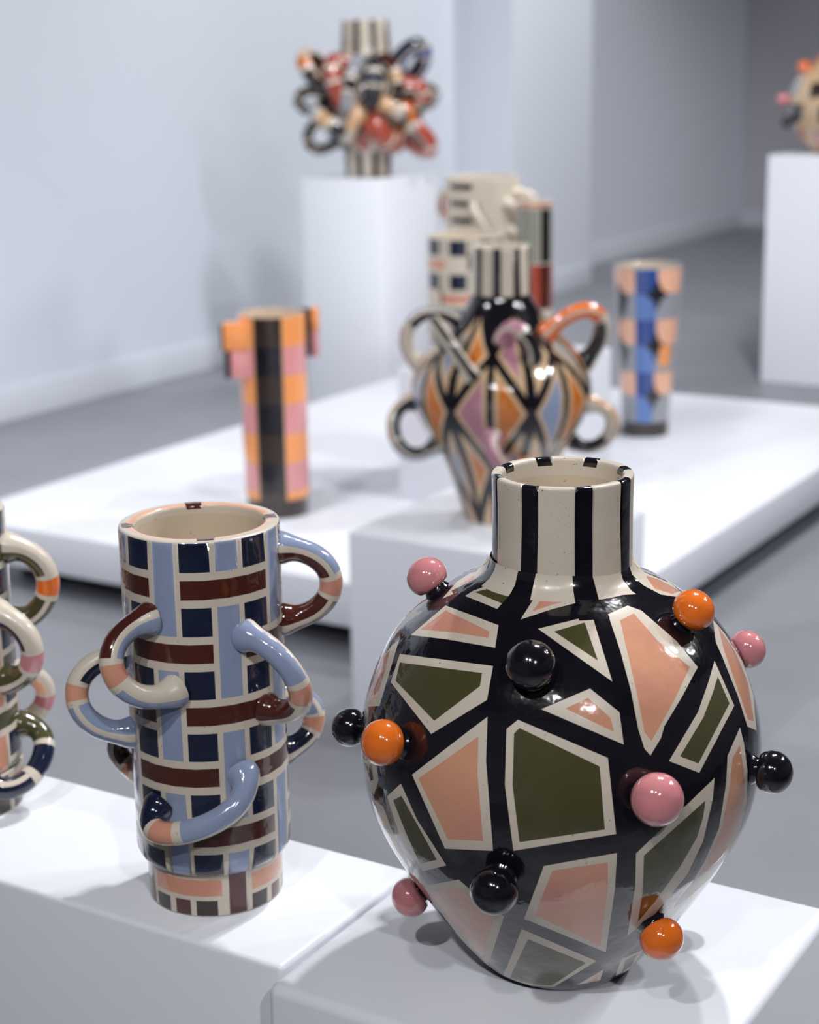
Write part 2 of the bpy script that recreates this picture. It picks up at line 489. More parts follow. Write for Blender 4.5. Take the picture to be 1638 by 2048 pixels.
# shapes read off the photograph: cream outline, then the coloured field inside it
SH = [
 ([(926,1190),(1000,1160),(1046,1176),(1012,1225)], [(950,1184),(985,1175),(1022,1187),(1004,1207)], 'olive'),
 ([(1041,1239),(1076,1184),(1117,1176),(1158,1180),(1167,1202),(1105,1218)], [(1064,1223),(1084,1197),(1144,1199),(1103,1210)], 'peach'),
 ([(1190,1176),(1199,1197),(1240,1190),(1292,1187),(1262,1172),(1246,1160),(1220,1172)], [(1251,1180),(1257,1178),(1263,1180),(1257,1182)], 'olive'),
 ([(1266,1144),(1282,1141),(1310,1149),(1340,1165),(1362,1184),(1355,1194),(1322,1189),(1285,1170),(1262,1158)], [(1289,1150),(1320,1160),(1360,1182),(1345,1188),(1310,1178)], 'peach'),
 ([(885,1197),(913,1164),(940,1146),(985,1136),(996,1150),(960,1165),(920,1182)], [(918,1171),(945,1152),(975,1144),(968,1153),(940,1165)], 'peach'),
 ([(821.6,1270),(891,1210.8),(997,1250.4),(990.3,1295.5),(895.9,1279)], [(841,1259),(891,1221),(978.8,1262.6),(977,1276),(908,1265)], 'peach'),
 ([(799.6,1307.7),(986,1332),(973.9,1399.7),(862.4,1468),(781.4,1364.4)], [(799.6,1324.8),(964,1346),(959.9,1372.3),(868.5,1441.7),(791,1361.3)], 'olive'),
 ([(798.5,1278),(759,1412),(730,1414),(736,1379),(752,1333),(779,1296)], [(780,1301),(754.5,1397),(732.5,1398),(741,1359),(759,1324)], 'peach'),
 ([(844.6,1223),(787.5,1262.6),(779,1269),(796,1240.6),(809.5,1225)], [(817,1234.5),(801,1237),(790,1254)], 'black'),
 ([(824,1549.3),(932,1466),(975,1433.5),(972,1522),(986,1701.6),(889.8,1697.3)], [(836.8,1557.2),(956.8,1473),(955,1546),(966,1682),(895.9,1679)], 'peach'),
 ([(1012.9,1457.9),(1036,1439.6),(1215.8,1515.8),(1232.2,1668),(1026.9,1701.6),(1009.8,1570.6)], [(1028,1467),(1039,1456),(1199.3,1532.8),(1209.7,1659),(1039,1684.5),(1025,1570.6)], 'olive'),
 ([(1082.5,1418.4),(1180,1377),(1239,1424.6),(1247.5,1489)], [(1131,1417),(1176,1395.6),(1221.5,1436),(1228,1464)], 'peach'),
 ([(1076,1257.5),(1184,1230.6),(1224.6,1363)], [(1108,1263),(1169.6,1245),(1195.6,1321)], 'olive'),
 ([(1215.8,1228.5),(1255,1211),(1282.8,1221),(1352.9,1282),(1395.5,1334),(1365,1391.8),(1328.5,1452.7),(1322,1476),(1301,1511),(1289,1497.5),(1276.7,1458.8),(1261.5,1379.6),(1240,1300)],
  [(1240,1240.7),(1267.6,1227),(1316,1282),(1380,1334),(1346.8,1404),(1316,1459),(1303,1482),(1289,1465),(1273.6,1385.7)], 'peach'),
 ([(1429,1321.5),(1468.5,1411),(1398.6,1545.6),(1338,1522),(1396,1424),(1417,1363.6)], [(1435.6,1353),(1459,1407),(1397,1527),(1360,1512.6),(1406.5,1435),(1425,1387)], 'olive'),
 ([(1426,1240),(1451,1269),(1485.6,1324),(1506.7,1390),(1513,1461),(1495,1453),(1475,1390),(1443.5,1311),(1431.6,1284.5)], [(1435.5,1252),(1470,1303),(1496,1363.6),(1508,1443),(1496,1439),(1475,1377),(1449,1303)], 'peach'),
 ([(1480,1454.6),(1488,1487),(1495,1541),(1494,1602),(1479,1661),(1457.5,1705),(1421,1756),(1384,1790),(1345,1819),(1352.5,1805),(1384,1766),(1408.6,1724),(1438,1656),(1452.6,1565.5),(1455,1512)],
  [(1479.4,1490),(1488,1541),(1489,1590),(1474.5,1651),(1445,1714),(1391.5,1761),(1413.5,1727),(1443,1658),(1460,1570),(1465,1517)], 'peach'),
 ([(1429,1556),(1425.7,1597),(1406,1683),(1374.4,1749),(1311,1827),(1255,1871),(1270.6,1773),(1272,1707)], [(1411,1601),(1406,1636),(1394,1675),(1360,1734),(1311,1802),(1275.5,1844),(1285,1785),(1288,1711)], 'olive'),
 ([(1087.8,1732),(1234,1705.9),(1229.8,1777.8),(1211.5,1904.5),(1048.2,1837.5)], [(1104.9,1741.2),(1215.8,1724.8),(1215.8,1777.8),(1200.5,1892.3),(1069.5,1829.5)], 'peach'),
 ([(850,1772),(917.4,1759),(942,1781),(1008,1833),(976,1931),(955,1916),(905,1856),(866,1805)], [(861,1785),(922,1775),(989,1834),(964.6,1918),(949,1902),(902,1842)], 'peach'),
 ([(1007.4,1951.4),(1043.3,1858.2),(1193.2,1922.2),(1107.9,1974),(1060,1971)], [(1019,1955.7),(1056,1878.3),(1172,1925.8),(1103,1971.5),(1060,1968)], 'olive'),
 ([(1206.6,1939.2),(1200.5,1960.5),(1154.8,1969.7)], [(1195.7,1951.4),(1191.4,1961.8),(1170,1967.9)], 'peach'),
 ([(1285.8,1899.6),(1243.2,1917.9),(1231,1951.4),(1264.5,1936.2)], [(1273.7,1908.8),(1251,1921),(1244.4,1944),(1261.5,1933)], 'olive'),
 ([(801.8,1567),(773.7,1593),(798,1666),(845.5,1743),(892.7,1731),(834,1639)], [(803,1591.6),(786,1600.6),(812,1666),(840,1727.5),(873.6,1719.6),(834,1648)], 'olive'),
 ([(749,1600),(766,1613),(785,1664),(815,1722),(824,1746),(792,1698),(762,1640)], [(756,1618),(771,1655),(798,1704),(782,1675),(764,1635)], 'peach'),
 ([(724,1520),(752,1520),(757,1560),(748,1590),(737,1572)], [(728,1525),(744,1530),(747,1560),(739,1562)], 'olive'),
]
pat = []
for o_, i_, c in SH:
    a = body.pixpoly(rv, o_, 1117, 1540); b = body.pixpoly(rv, i_, 1117, 1540)
    if len(a) > 2: pat.append((a, 'cream'))
    if len(b) > 2 and c != 'black': pat.append((b, c))
    elif len(b) > 2: pat.append((b, 'black'))
# the side turned to the wall carries the same kind of shapes
rnd = random.Random(3)
for zi, (z0, z1) in enumerate(((.012, .075), (.09, .165), (.18, .245), (.26, .315))):
    n = (5, 6, 6, 5)[zi]; span = 146
    for k in range(n):
        t0 = 107+zi*2+span*k/n; t1 = 107+zi*2+span*(k+1)/n
        j = lambda s: rnd.uniform(-s, s)
        q = [(math.radians(t0+2+j(3)), body.vz(z0+j(.008))), (math.radians(t1-2+j(3)), body.vz(z0+j(.01))),
             (math.radians(t1-3+j(4)), body.vz(z1+j(.008))), (math.radians(t0+3+j(4)), body.vz(z1+j(.01)))]
        kk = body.at(q[0][1])[0].x
        a = inset(q, .006, kk); b = inset(q, .0125, kk)
        for pl, c in ((a, 'cream'), (b, ('peach', 'olive')[(k+zi) % 2])):
            if pl and max(p[0] for p in pl) < PI-.01: pat.append((subpoly(pl), c))
            elif pl and min(p[0] for p in pl) > PI+.01: pat.append((subpoly([(p[0]-2*PI, p[1]) for p in pl]), c))
STR = [-72.5+45*k for k in range(8)]
v0s = body.vz(.3345)
pat.append(([(t, v) for t, v in [(-PI+2*PI*k/40, v0s) for k in range(41)]+[(PI-2*PI*k/40, body.L) for k in range(41)]], 'cream'))
for t in STR:
    for q in rects(t-8, t+8, body.vz(.3255), body.L): pat.append((q, 'black'))
body.build('body', rv, 'black', pat, 150, .008)
# neck, set a touch off the axis like the hand-built one
npf = rounded([(.0560, .346), (.0556, .40), (.0562, .4205), (.0475, .4205), (.047, .40), (.0468, .345), (.0468, .33), (.055, .325), (.10, .29), (.12, .22), (.1, .08), (.002, .05)],
              [0, .01, .003, .004, .003, 0, .005, .01, .03, .05, .05, 0], 4)
neck = Rev(npf); vr = neck.vz(.4175)+.0155
pn = []
for t in STR:
    for q in rects(t-7.4, t+7.4, 0, vr): pn.append((q, 'black'))
vi = vr+.008
pn.insert(0, (rect(-180, 180, vi, neck.L, 40), 'clay'))
nk = neck.build('neck', rv, 'cream', pn, 150, .012)
nk.location = (.0013, 0, 0)
nk['label'] = 'straight cream neck with black vertical stripes'

def knob(root, rev, px, py, rpx, mat, cx, cy, squash=.93, stalk='black', th0=None):
    """clay ball pressed on to the wall: find the spot whose ball shows at this pixel"""
    rt = Matrix.Translation(root.location) @ root.rotation_euler.to_matrix().to_4x4()
    dist = (rt @ Vector((0, 0, .2))-CP).length; R = rpx*dist/F_PX
    best = None
    h = rev.hit(root, px, py, cx, cy)
    g = h or (0, rev.L/2)
    step = (.35, .05)
    for it in range(14):
        for i in range(-3, 4):
            for j in range(-3, 4):
                th, v = g[0]+step[0]*i/3, g[1]+step[1]*j/3
                if abs(th) > 1.9: continue
                P = rt @ rev.P(th, v, R*.93); x, y = proj(P)
                d = (x-px)**2+(y-py)**2
                if best is None or d < best[0]: best = (d, th, v)
        g = best[1:]; step = (step[0]*.6, step[1]*.6)
    return make_knob(root, rev, g[0], g[1], R, mat, squash, stalk)
def make_knob(root, rev, th, v, R, mat, squash=.93, stalk='black'):
    bm = bmesh.new(); bmesh.ops.create_uvsphere(bm, u_segments=40, v_segments=24, radius=R)
    P = rev.P(th, v); N = rev.N(th, v); q = N.to_track_quat('Z', 'Y').to_matrix().to_4x4()
    for vv in bm.verts:
        vv.co.z *= squash
        if vv.co.z < -.55*R: vv.co.z = -.55*R+(vv.co.z+.55*R)*.3
    bmesh.ops.transform(bm, matrix=Matrix.Translation(P+N*R*.86) @ q, verts=bm.verts)
    me = bpy.data.meshes.new('knob'); bm.to_mesh(me); bm.free()
    o = link('knob', me, [M[mat]], root)
    bm = bmesh.new()       # the collar of slip that holds the ball
    n = 32; ring = [(-.2, .8), (.03, .66), (.12, .60), (.22, .56), (.34, .58)]
    vs = [[bm.verts.new(Vector((R*r*math.cos(2*PI*k/n), R*r*math.sin(2*PI*k/n), R*z))) for k in range(n)] for z, r in ring]
    for a, b in zip(vs, vs[1:]):
        for k in range(n): bm.faces.new((a[k], a[(k+1) % n], b[(k+1) % n], b[k]))
    bmesh.ops.transform(bm, matrix=Matrix.Translation(P) @ q, verts=bm.verts)
    me = bpy.data.meshes.new('collar'); bm.to_mesh(me); bm.free()
    link('collar', me, [M[stalk]], o)
    return o
for px, py, r_, c in ((852,1151,41,'pink'),(697,1455,40,'black'),(763,1485,43,'orange'),(1061,1328,45,'black'),(1389,1218,40,'orange'),(1495,1298,39,'pink'),
                      (1316,1600,47.5,'pink'),(1548,1545,41,'black'),(987,1785,44,'black'),(818,1796,40,'pink'),(1325,1880,42,'orange')):
    k = knob(rv, body, px, py, r_, c, 1117, 1540); k['label'] = {'pink': 'round pink knob', 'black': 'round glossy black knob', 'orange': 'round orange knob'}[c]
for th, z, c in ((150, .25, 'orange'), (-150, .2, 'pink'), (178, .13, 'black'), (118, .085, 'black')):
    make_knob(rv, body, math.radians(th), body.vz(z), .0165, c)

# ------------------------------------------------------------------ vases patterned like brickwork
def brick_patches(rev, t0, z_top, period, sq, bar, nrow, cols, zmin, ncol=8, wN=21., wB=16., gap=4., par=0):
    """woven bricks: upright pieces (cols 'B') pass through every other row of long bars"""
    out = []; sp = 360/ncol; g = (period-sq-bar)/2
    def add(a, b, z0, z1, c):
        z0 = max(z0, zmin)
        if z1 <= z0+.001: return
        for q in rects(a, b, rev.vz(z0), rev.vz(z1)): out.append((q, c))
    for j in range(ncol):
        tn = t0+sp*j; tb = tn+wN+gap
        for i in range(nrow):
            zs = z_top-period*i                      # top of the square row i
            add(tn, tn+wN, zs-sq, zs, cols['N'])
            zb = zs-sq-g                             # top of the bar row under it
            if (i+j+par) % 2 == 0:                   # upright goes through
                add(tb, tb+wB, zs-period-sq, zs, cols['B'])
            else:
                add(tn, tn+wN+gap+wB+gap+wN, zb-bar, zb, cols['R'])
                if i == 0: add(tb, tb+wB, zs-sq, zs, cols['B'])
    return out
def brick_vase(base_px, label, cols, rim_col, t0, foot_cols, H=.35, R=.0703, par=0, fk=.872):
    t = thing('brick_pattern_vase', onz(*base_px, HP), label, 'vase', 'vases patterned like brickwork')
    pr = rounded([(.03, .041), (R-.007, .0405), (R-.0005, .0475), (R, .2), (R, H), (R-.0135, H), (R-.014, H-.02), (R-.014, .06), (.002, .055)],
                 [0, .004, .008, 0, .004, .004, 0, .01, 0], 5)
    rv_ = Rev(pr)
    p = brick_patches(rv_, t0, H-.0015, .0567, .0255, .0170, 6, cols, .042, par=par)
    vt = rv_.vz(H-.0022)+.0045
    for k in range(4):
        a = t0+15+90*k
        for q in rects(a+12, a+90-2, vt+.0028, vt+.0088): p.append((q, 'lightpeach'))
        for q in rects(a-2, a+11, vt-.001, vt+.0125): p.append((q, rim_col))
    p.append((rect(-180, 180, vt+.0165, rv_.L, 40), 'clay'))
    rv_.build('body', t, 'cream', p, 120, .02)
    fr = R*fk
    pf_ = rounded([(.002, 0), (fr-.002, 0), (fr, .002), (fr, .043), (.03, .044)], [0, .001, .001, .001, 0], 3)
    ft = Rev(pf_); q = []
    c1, c2, c3 = foot_cols
    for k in range(4):
        a = t0+25.5+90*k
        for (x0, x1, z0, z1, c) in ((a, a+15, .0015, .0405, c2), (a+20.5, a+84, .0205, .0365, c1), (a+20.5, a+37, .0015, .0165, c3),
                                    (a+43, a+57, .0015, .0165, c2), (a+62, a+80, .0015, .0165, c3)):
            for r_ in rects(x0, x1, ft.vz(z0), ft.vz(z1)): q.append((r_, c))
    ft.build('foot', t, 'cream', q, 120, .02)
    return t, rv_
def hs(c_out, c_in, band, c_out2, c_in2, b0=.44, b1=.56, ends=None):
    """usual painting of a handle: outer and inner stripes, a coloured ring half way"""
    s = [(0, b0-.045, [(-62, 62, c_out), (88, 272, c_in)]), (b0, b1, [(-180, 180, band)]), (b1+.045, 1, [(-62, 62, c_out2), (88, 272, c_in2)])]
    return s
bk, br = brick_vase((434, 1772), 'tall vase of blue, navy and brown bricks with looped handles', {'N': 'navy', 'B': 'blue', 'R': 'brown'}, 'brown', -15.5, ('peach', 'brown', 'coffee'), par=1)
TR = .0104
loop(bk, br, (83, .324), (88, .256), (.063, .062), TR, hs('blue', 'brown', 'peach', 'brown', 'brown', .45, .58))
loop(bk, br, (-40, .280), (-22, .218), (.044, .040), TR, hs('brown', 'blue', 'peach', 'blue', 'cream', .42, .56), da=(-.036, 0, -.005), db=(-.034, 0, -.014))
loop(bk, br, (-92, .230), (-80, .162), (.068, .062), TR, hs('cream', 'navy', 'peach', 'blue', 'blue', .4, .52))
loop(bk, br, (30, .262), (46, .190), (.05, .055), TR, [(0, .46, [(-85, -28, 'navy'), (-10, 255, 'blue')]), (.5, .63, [(-180, 180, 'peach')]), (.67, 1, [(-60, 60, 'cream'), (80, 280, 'brown')])], da=(.014, 0, .002), db=(.018, 0, -.008))
loop(bk, br, (23, .138), (-42, .108), (.056, .05), TR, [(0, .55, [(-5, 150, 'blue')]), (.6, .75, [(-180, 180, 'peach')]), (.79, 1, [(-180, 180, 'navy')])], da=(0, 0, -.03), db=(-.012, 0, -.035))
loop(bk, br, (116, .172), (110, .120), (.055, .05), TR, hs('blue', 'blue', 'peach', 'navy', 'navy', .5, .66))
loop(bk, br, (-114, .146), (-112, .110), (.034, .032), TR*.95, hs('brown', 'brown', 'peach', 'blue', 'blue', .8, .9))
loop(bk, br, (170, .31), (176, .23), (.05, .05), TR, hs('blue', 'navy', 'peach', 'brown', 'blue'))

b2, br2 = brick_vase((-85, 1600), 'vase of navy and olive bricks with orange-banded handles, at the plinth end', {'N': 'navy', 'B': 'peach', 'R': 'olive'}, 'navy', 8., ('peach', 'coffee', 'coffee'), H=.312, fk=.985)
loop(b2, br2, (78, .270), (84, .190), (.058, .054), TR*1.12, hs('cream', 'olive', 'orange', 'olive', 'olive', .44, .58))
loop(b2, br2, (48, .212), (56, .140), (.058, .05), TR*1.1, hs('cream', 'navy', 'pink', 'olive', 'olive', .5, .66))
loop(b2, br2, (98, .128), (102, .072), (.046, .042), TR, hs('cream', 'lightpeach', 'pink', 'cream', 'cream', .5, .66))
loop(b2, br2, (80, .080), (24, .044), (.062, .048), TR*1.05, [(0, .30, [(-180, 180, 'olive')]), (.35, .56, [(-180, 180, 'navy')]), (.62, 1, [(-70, 70, 'navy'), (100, 260, 'navy')])], db=(.02, 0, -.01))
loop(b2, br2, (-80, .24), (-84, .16), (.06, .05), TR, hs('cream', 'olive', 'orange', 'olive', 'olive'))

# ------------------------------------------------------------------ the diamond vase
dv = thing('diamond_vase', onz(1003.5, 1031, HM), 'bulging vase with black-lined diamonds, looped handles and a striped neck', 'vase')
zk = [0, .07, .14, .2, .26, .32, .38, .43, .475]
rk = [.0866, .1085, .1372, .1715, .1980, .1985, .1665, .1160, .0825]
zq = [.475*i/40 for i in range(41)]; rq = nspline(zk, rk, zq)
db = Rev([(.002, 0), (rq[0]-.003, 0)]+list(zip(rq, zq))[0:]+[(.074, .487), (.0685, .498), (.0665, .508)])
lev = [db.vz(z) for z in (.012, .135, .275, .395, .497)]
pt = []; sp = 360/7; c0 = -7.1
CM = {0: ('mauve', 'amber'), 1: ('blue', 'amber'), 6: ('blue', 'amber'), 2: ('mauve', 'peach'), 5: ('tan', 'blue'), 3: ('amber', 'blue'), 4: ('blue', 'mauve')}
CT = {0: ('blue', 'amber'), 1: ('mauve', 'cream'), 6: ('cream', 'tan'), 2: ('grey', 'orange'), 5: ('mauve', 'blue'), 3: ('blue', 'amber'), 4: ('amber', 'grey')}
CB = {0: ('blue', 'amber'), 1: ('blue', 'peach'), 6: ('mauve', 'grey'), 2: ('tan', 'amber'), 5: ('blue', 'amber'), 3: ('mauve', 'tan'), 4: ('blue', 'amber')}
def halfdia(tc, tl, v0, v1, v2, c, bl=.0085, ml=.0125):
    tri = [(math.radians(tc), v0), (math.radians(tl), v1), (math.radians(tc), v2)]
    sh = lambda P_, o: [(a+o, b) for a, b in P_]
    off = 0
    if max(p[0] for p in tri) > PI+1e-6 or min(p[0] for p in tri) < -PI-1e-6:
        off = -2*PI if tri[0][0] > 0 else 2*PI; tri = sh(tri, off)
        if max(p[0] for p in tri) > PI+1e-6 or min(p[0] for p in tri) < -PI-1e-6: return
    k = db.at(v1)[0].x
    a = inset(tri, bl, k); b = inset(tri, bl+ml*.7, k)
    if a: pt.append((subpoly(a, 6), 'sand'))
    if b and c != 'cream': pt.append((subpoly(b, 6), c))
for j in range(7):
    tc = wrapdeg(c0+sp*j); ts_ = wrapdeg(c0+sp*(j-.5))
    for s, k in ((-1, 0), (1, 1)):
        halfdia(tc, tc+s*sp/2, lev[1], lev[2], lev[3], CM[j][k])
        halfdia(ts_, ts_+s*sp/2, lev[2], lev[3], lev[4], CT[j][k])
        halfdia(ts_, ts_+s*sp/2, lev[0]-.005, lev[1], lev[2], CB[j][k])
        tri = halfdia(tc, tc+s*sp/2, lev[0]-.13, lev[0]-.005, lev[1], 'cream')
db.build('body', dv, 'black', pt, 130, .014)
nr = .0652
nb = Rev(rounded([(.0665, .503), (nr, .515), (nr, .612), (nr-.01, .612), (nr-.011, .59), (nr-.011, .49), (.12, .42), (.12, .2), (.002, .1)], [0, .01, .004, .004, .005, .01, .03, .05, 0], 4))
pn = []; vr = nb.vz(.608)+.013
for k in range(9):
    for q in rects(-8+40*k-8, -8+40*k+8, 0, vr-.009): pn.append((q, 'black'))
pn.insert(0, (rect(-180, 180, vr+.004, nb.L, 40), 'clay'))
nn = nb.build('neck', dv, 'cream', pn, 110, .02); nn['label'] = 'cream neck with narrow black stripes'
HR = .0155
def dh(a, b, k, c1, c2, c3, c4, da=None, db_=None, r=HR):
    return loop(dv, db, a, b, k, r, [(0, .5, [(-50, 50, c1), (70, 290, c2)]), (.54, 1, [(-50, 50, c3), (70, 290, c4)])], da, db_)
dh((-84, .452), (-88, .355), (.095, .085), 'grey', 'black', 'mauve', 'cream', (-.02, 0, .01), (0, 0, 0))
loop(dv, db, (-56, .40), (-20, .355), (.085, .045), .0145, [(0, 1, [(-26, 26, 'black'), (120, 240, 'black')])], (-.012, 0, .075), (-.045, 0, .065))
dh((-80, .270), (-66, .180), (.095, .09), 'tan', 'black', 'blue', 'black', (0, 0, .015), (-.02, 0, -.035))
dh((58, .428), (86, .355), (.105, .10), 'orange', 'orange', 'cream', 'black', (.045, 0, .05), (0, 0, .03), .018)
dh((78, .265), (86, .175), (.115, .085), 'tan', 'cream', 'mauve', 'black', (0, 0, .02), (0, 0, -.02))
dh((4, .425), (24, .390), (.075, .06), 'mauve', 'mauve', 'black', 'black', (0, 0, .02), (0, 0, 0), .018)
dh((-6, .225), (20, .150), (.07, .055), 'mauve', 'mauve', 'black', 'peach', (-.01, 0, -.03), (0, 0, -.01), .017)
dh((165, .40), (170, .29), (.10, .09), 'blue', 'black', 'amber', 'cream')

# ------------------------------------------------------------------ two tall vases on the platform
def cyl_vase(name, base, label, group, prof_pts, rads, base_mat, patches, seam='clay', rim_v=None):
    t = thing(name, base, label, 'vase', group); r = Rev(rounded(prof_pts, rads, 4)); return t, r
# pink and orange checks
t = thing('checked_vase', onz(557, 1024, HS), 'tall slim vase of pink and orange checks with black columns and slab handles', 'vase')
R_ = .0985; H_ = .60
r = Rev(rounded([(.03, .055), (R_*.97, .055), (R_*.98, .065), (R_, H_), (R_-.012, H_), (R_-.013, H_-.03), (R_-.015, .1), (.002, .09)], [0, 0, .004, .004, .004, 0, .02, 0], 4))
p = []
rowz = [.056, .083, .168, .255, .345, .428, .513, H_-.002]
for k in range(3):
    a = -33+120*k
    for i in range(7):
        z0, z1 = rowz[i], rowz[i+1]
        for q in rects(a, a+49, r.vz(z0), r.vz(z1)): p.append((q, 'black' if i % 2 else 'coffee'))
        for q in rects(a+51, a+118, r.vz(z0)+.001, r.vz(z1)-.001): p.append((q, 'lightpink' if i % 2 else 'lightorange'))
p.append((rect(-180, 180, r.vz(H_-.003)+.016, r.L, 40), 'clay'))
r.build('body', t, 'tan', p, 90, .03)
q = Rev(rounded([(.002, 0), (R_*.9, 0), (R_*.92, .004), (R_*.92, .056), (.03, .057)], [0, .002, .002, .002, 0], 3)); q.build('foot', t, 'coffee', [], 60, .05)
def slab_handle(root, cx, cy, rot, parts):
    """flat stepped clay slab standing off the wall: (x0, x1, z0, z1, colour) per step"""
    mt = Matrix.Translation((cx, cy, 0)) @ Matrix.Rotation(math.radians(rot), 4, 'Z')
    cols = []; bm = bmesh.new()
    for (x0, x1, y0, y1, z0, z1, c) in parts:
        if c not in cols: cols.append(c)
        n0 = len(bm.faces); box_bm(bm, x0, x1, y0, y1, z0, z1, .004)
        bm.faces.ensure_lookup_table()
        for f in bm.faces[n0:]: f.material_index = cols.index(c)
    bmesh.ops.transform(bm, matrix=mt, verts=bm.verts)
    me = bpy.data.meshes.new('handle'); bm.to_mesh(me); bm.free()
    o = link('handle', me, [M[c] for c in cols], root); me.set_sharp_from_angle(angle=math.radians(40)); return o
slab_handle(t, -.086, -.062, 0, [(-.054, .030, -.012, .03, .502, .583, 'lightorange'), (-.036, .030, -.011, .03, .42, .501, 'lightpink'), (-.0535, -.036, -.006, .028, .42, .501, 'black'), (-.062, -.0535, -.006, .028, .50, .58, 'black')])
slab_handle(t, .104, .075, 0, [(.012, .036, -.02, .02, .53, .603, 'lightorange'), (.012, .034, -.02, .02, .455, .529, 'lightpink'), (-.03, .0115, -.018, .02, .455, .60, 'black')])
# blue column vase
t = thing('star_vase', onz(1290, 866, HS), 'tapering vase with a blue column, peach panels and black stars', 'vase')
H_ = .60; R0, R1 = .084, .119
r = Rev(rounded([(.03, .05), (R0*.98, .05), (R0, .06), (R1, H_), (R1-.013, H_), (R1-.015, H_-.03), (R0-.014, .1), (.002, .09)], [0, 0, .004, .004, .004, 0, .02, 0], 4))
p = []; zr = [.055, .15, .235, .33, .42, .51, .597]
for k in range(3):
    a = -21+120*k
    for i in range(6):
        for q in rects(a, a+37, r.vz(zr[i]), r.vz(zr[i+1])): p.append((q, ('midblue', 'deepblue')[i % 2]))
        for q in rects(a+39, a+118, r.vz(zr[i])+.001, r.vz(zr[i+1])-.001): p.append((q, ('grey', 'lightpeach')[i % 2]))
for k in range(3):
    a = -21+120*k
    for i in (1, 3, 5):
        z = zr[i]-.002
        cx, sx, sz = a+38, 23, .055
        st = [(cx+(sx if s % 4 == 0 else -sx if s % 4 == 2 else 0), z+(sz if s % 4 == 1 else -sz if s % 4 == 3 else 0)) for s in range(4)]
        star = []
        for s in range(4):
            star.append(st[s]); n_ = st[(s+1) % 4]
            star.append((cx+((st[s][0]-cx)+(n_[0]-cx))*.33, z+((st[s][1]-z)+(n_[1]-z))*.33))
        ok = all(-180 < wrapdeg(x) < 180 for x, _ in star)
        off = wrapdeg(cx)-cx
        pl = [(math.radians(x+off), r.vz(y)) for x, y in star]
        if max(x for x, _ in pl) < PI and min(x for x, _ in pl) > -PI: p.append((pl, 'black'))
    for i in ((2, 4) if k == 0 else ()):          # slanting black wedges at the other side of the panel
        z = zr[i]
        tri = [(a-31+off_, zz) for off_, zz in ((-16, z+.13), (16, z+.075), (8, z+.03), (-12, z-.03))]
        if all(-179 < x < 179 for x, _ in tri): p.append(([(math.radians(x), r.vz(y)) for x, y in tri], 'black'))
for q in rects(27, 55, r.vz(.255), r.vz(.328)): p.append((q, 'lightorange'))
p.append((rect(-180, 180, r.vz(H_-.003)+.016, r.L, 40), 'clay'))
r.build('body', t, 'grey', p, 90, .03)
q = Rev(rounded([(.002, 0), (R0*.98, 0), (R0, .004), (R0*.99, .052), (.03, .053)], [0, .002, .002, .002, 0], 3)); q.build('foot', t, 'coffee', [], 60, .05)

# ------------------------------------------------------------------ three vases on the low plinth behind the diamond vase
def at_z(x, y, z): return onz(x, y, z)
def place_on(px_x, depth_y):
    """point on the low plinth top at pixel column px_x and room depth depth_y"""
    lo, hi = S2X-.5, S2X+1.5
    for _ in range(50):
        mid = (lo+hi)/2
        if proj((mid, depth_y, S2Z))[0] < px_x: lo = mid
        else: hi = mid
    return Vector((lo, depth_y, S2Z))
GB = 'vases on the low plinth'
b = place_on(932, S2Y+.15); t = thing('plaid_pot', b, 'wide pot with black squares and peach bars on cream, in front of the striped pot', 'vase')
def rad_at(b, h, wpx): return wpx*(Vector((b[0], b[1], b[2]+h))-CP).dot(FW)/F_PX
def h_for(b, y):
    lo, hi = 0, 1
    for _ in range(40):
        k = (lo+hi)/2
        if proj((b[0], b[1], b[2]+k))[1] > y: lo = k
        else: hi = k
    return lo
H_ = h_for(b, 468); R_ = rad_at(b, H_, 76)
r = Rev(rounded([(.002, 0), (R_*.9, 0), (R_*.94, .03), (R_, .1), (R_, H_), (R_-.014, H_), (R_-.016, H_-.04), (R_-.02, .05), (.002, .04)], [0, .01, .02, 0, .004, .004, 0, .02, 0], 4))
p = []; per = .1
for i in range(int(H_/per)+1):
    zt = H_-.008-per*i
    for j in range(8):
        a = -67+45*j
        if zt-.04 > .005:
            for q in rects(a-2, a+24, r.vz(zt-.046), r.vz(zt)): p.append((q, 'navy'))
            for q in rects(a+30, a+34, r.vz(zt-.04), r.vz(zt)): p.append((q, 'sage'))
        if zt-.075 > .005 and (i+j) % 2 == 0:
            for q in rects(a-14, a+34, r.vz(zt-.086), r.vz(zt-.060)): p.append((q, 'peach'))
        elif zt-.085 > .005:
            for q in rects(a+26, a+31, r.vz(zt-.088), r.vz(zt-.04)): p.append((q, 'olive'))
vt = r.vz(H_-.003)
p.append((rect(-180, 180, vt+.02, r.L, 40), 'clay')); r.build('body', t, 'cream', p, 90, .03)

b = place_on(967, S2Y+.42); t = thing('striped_pot', b, 'cream pot with black bars and small curled tentacles, behind the plaid pot', 'vase')
H_ = h_for(b, 352); R_ = rad_at(b, H_, 75)
r = Rev(rounded([(.002, 0), (R_*.9, 0), (R_, .02), (R_, H_), (R_-.014, H_), (R_-.016, H_-.04), (R_-.02, .05), (.002, .04)], [0, .01, .01, .004, .004, 0, .02, 0], 4))
p = []
for i in range(8):
    zt = H_-.018-.051*i
    if zt < .03: break
    for k in (-58, 122):
        for q in rects(k, k+42, r.vz(zt-.017), r.vz(zt)): p.append((q, 'black'))
for q in rects(-90, -66, r.vz(.05), r.vz(H_-.06)): p.append((q, 'peach'))
for q in rects(-16, -10, r.vz(.04), r.vz(H_-.07)): p.append((q, 'clay'))
p.append((rect(-180, 180, r.vz(H_-.003)+.018, r.L, 40), 'clay')); r.build('body', t, 'cream', p, 90, .03)
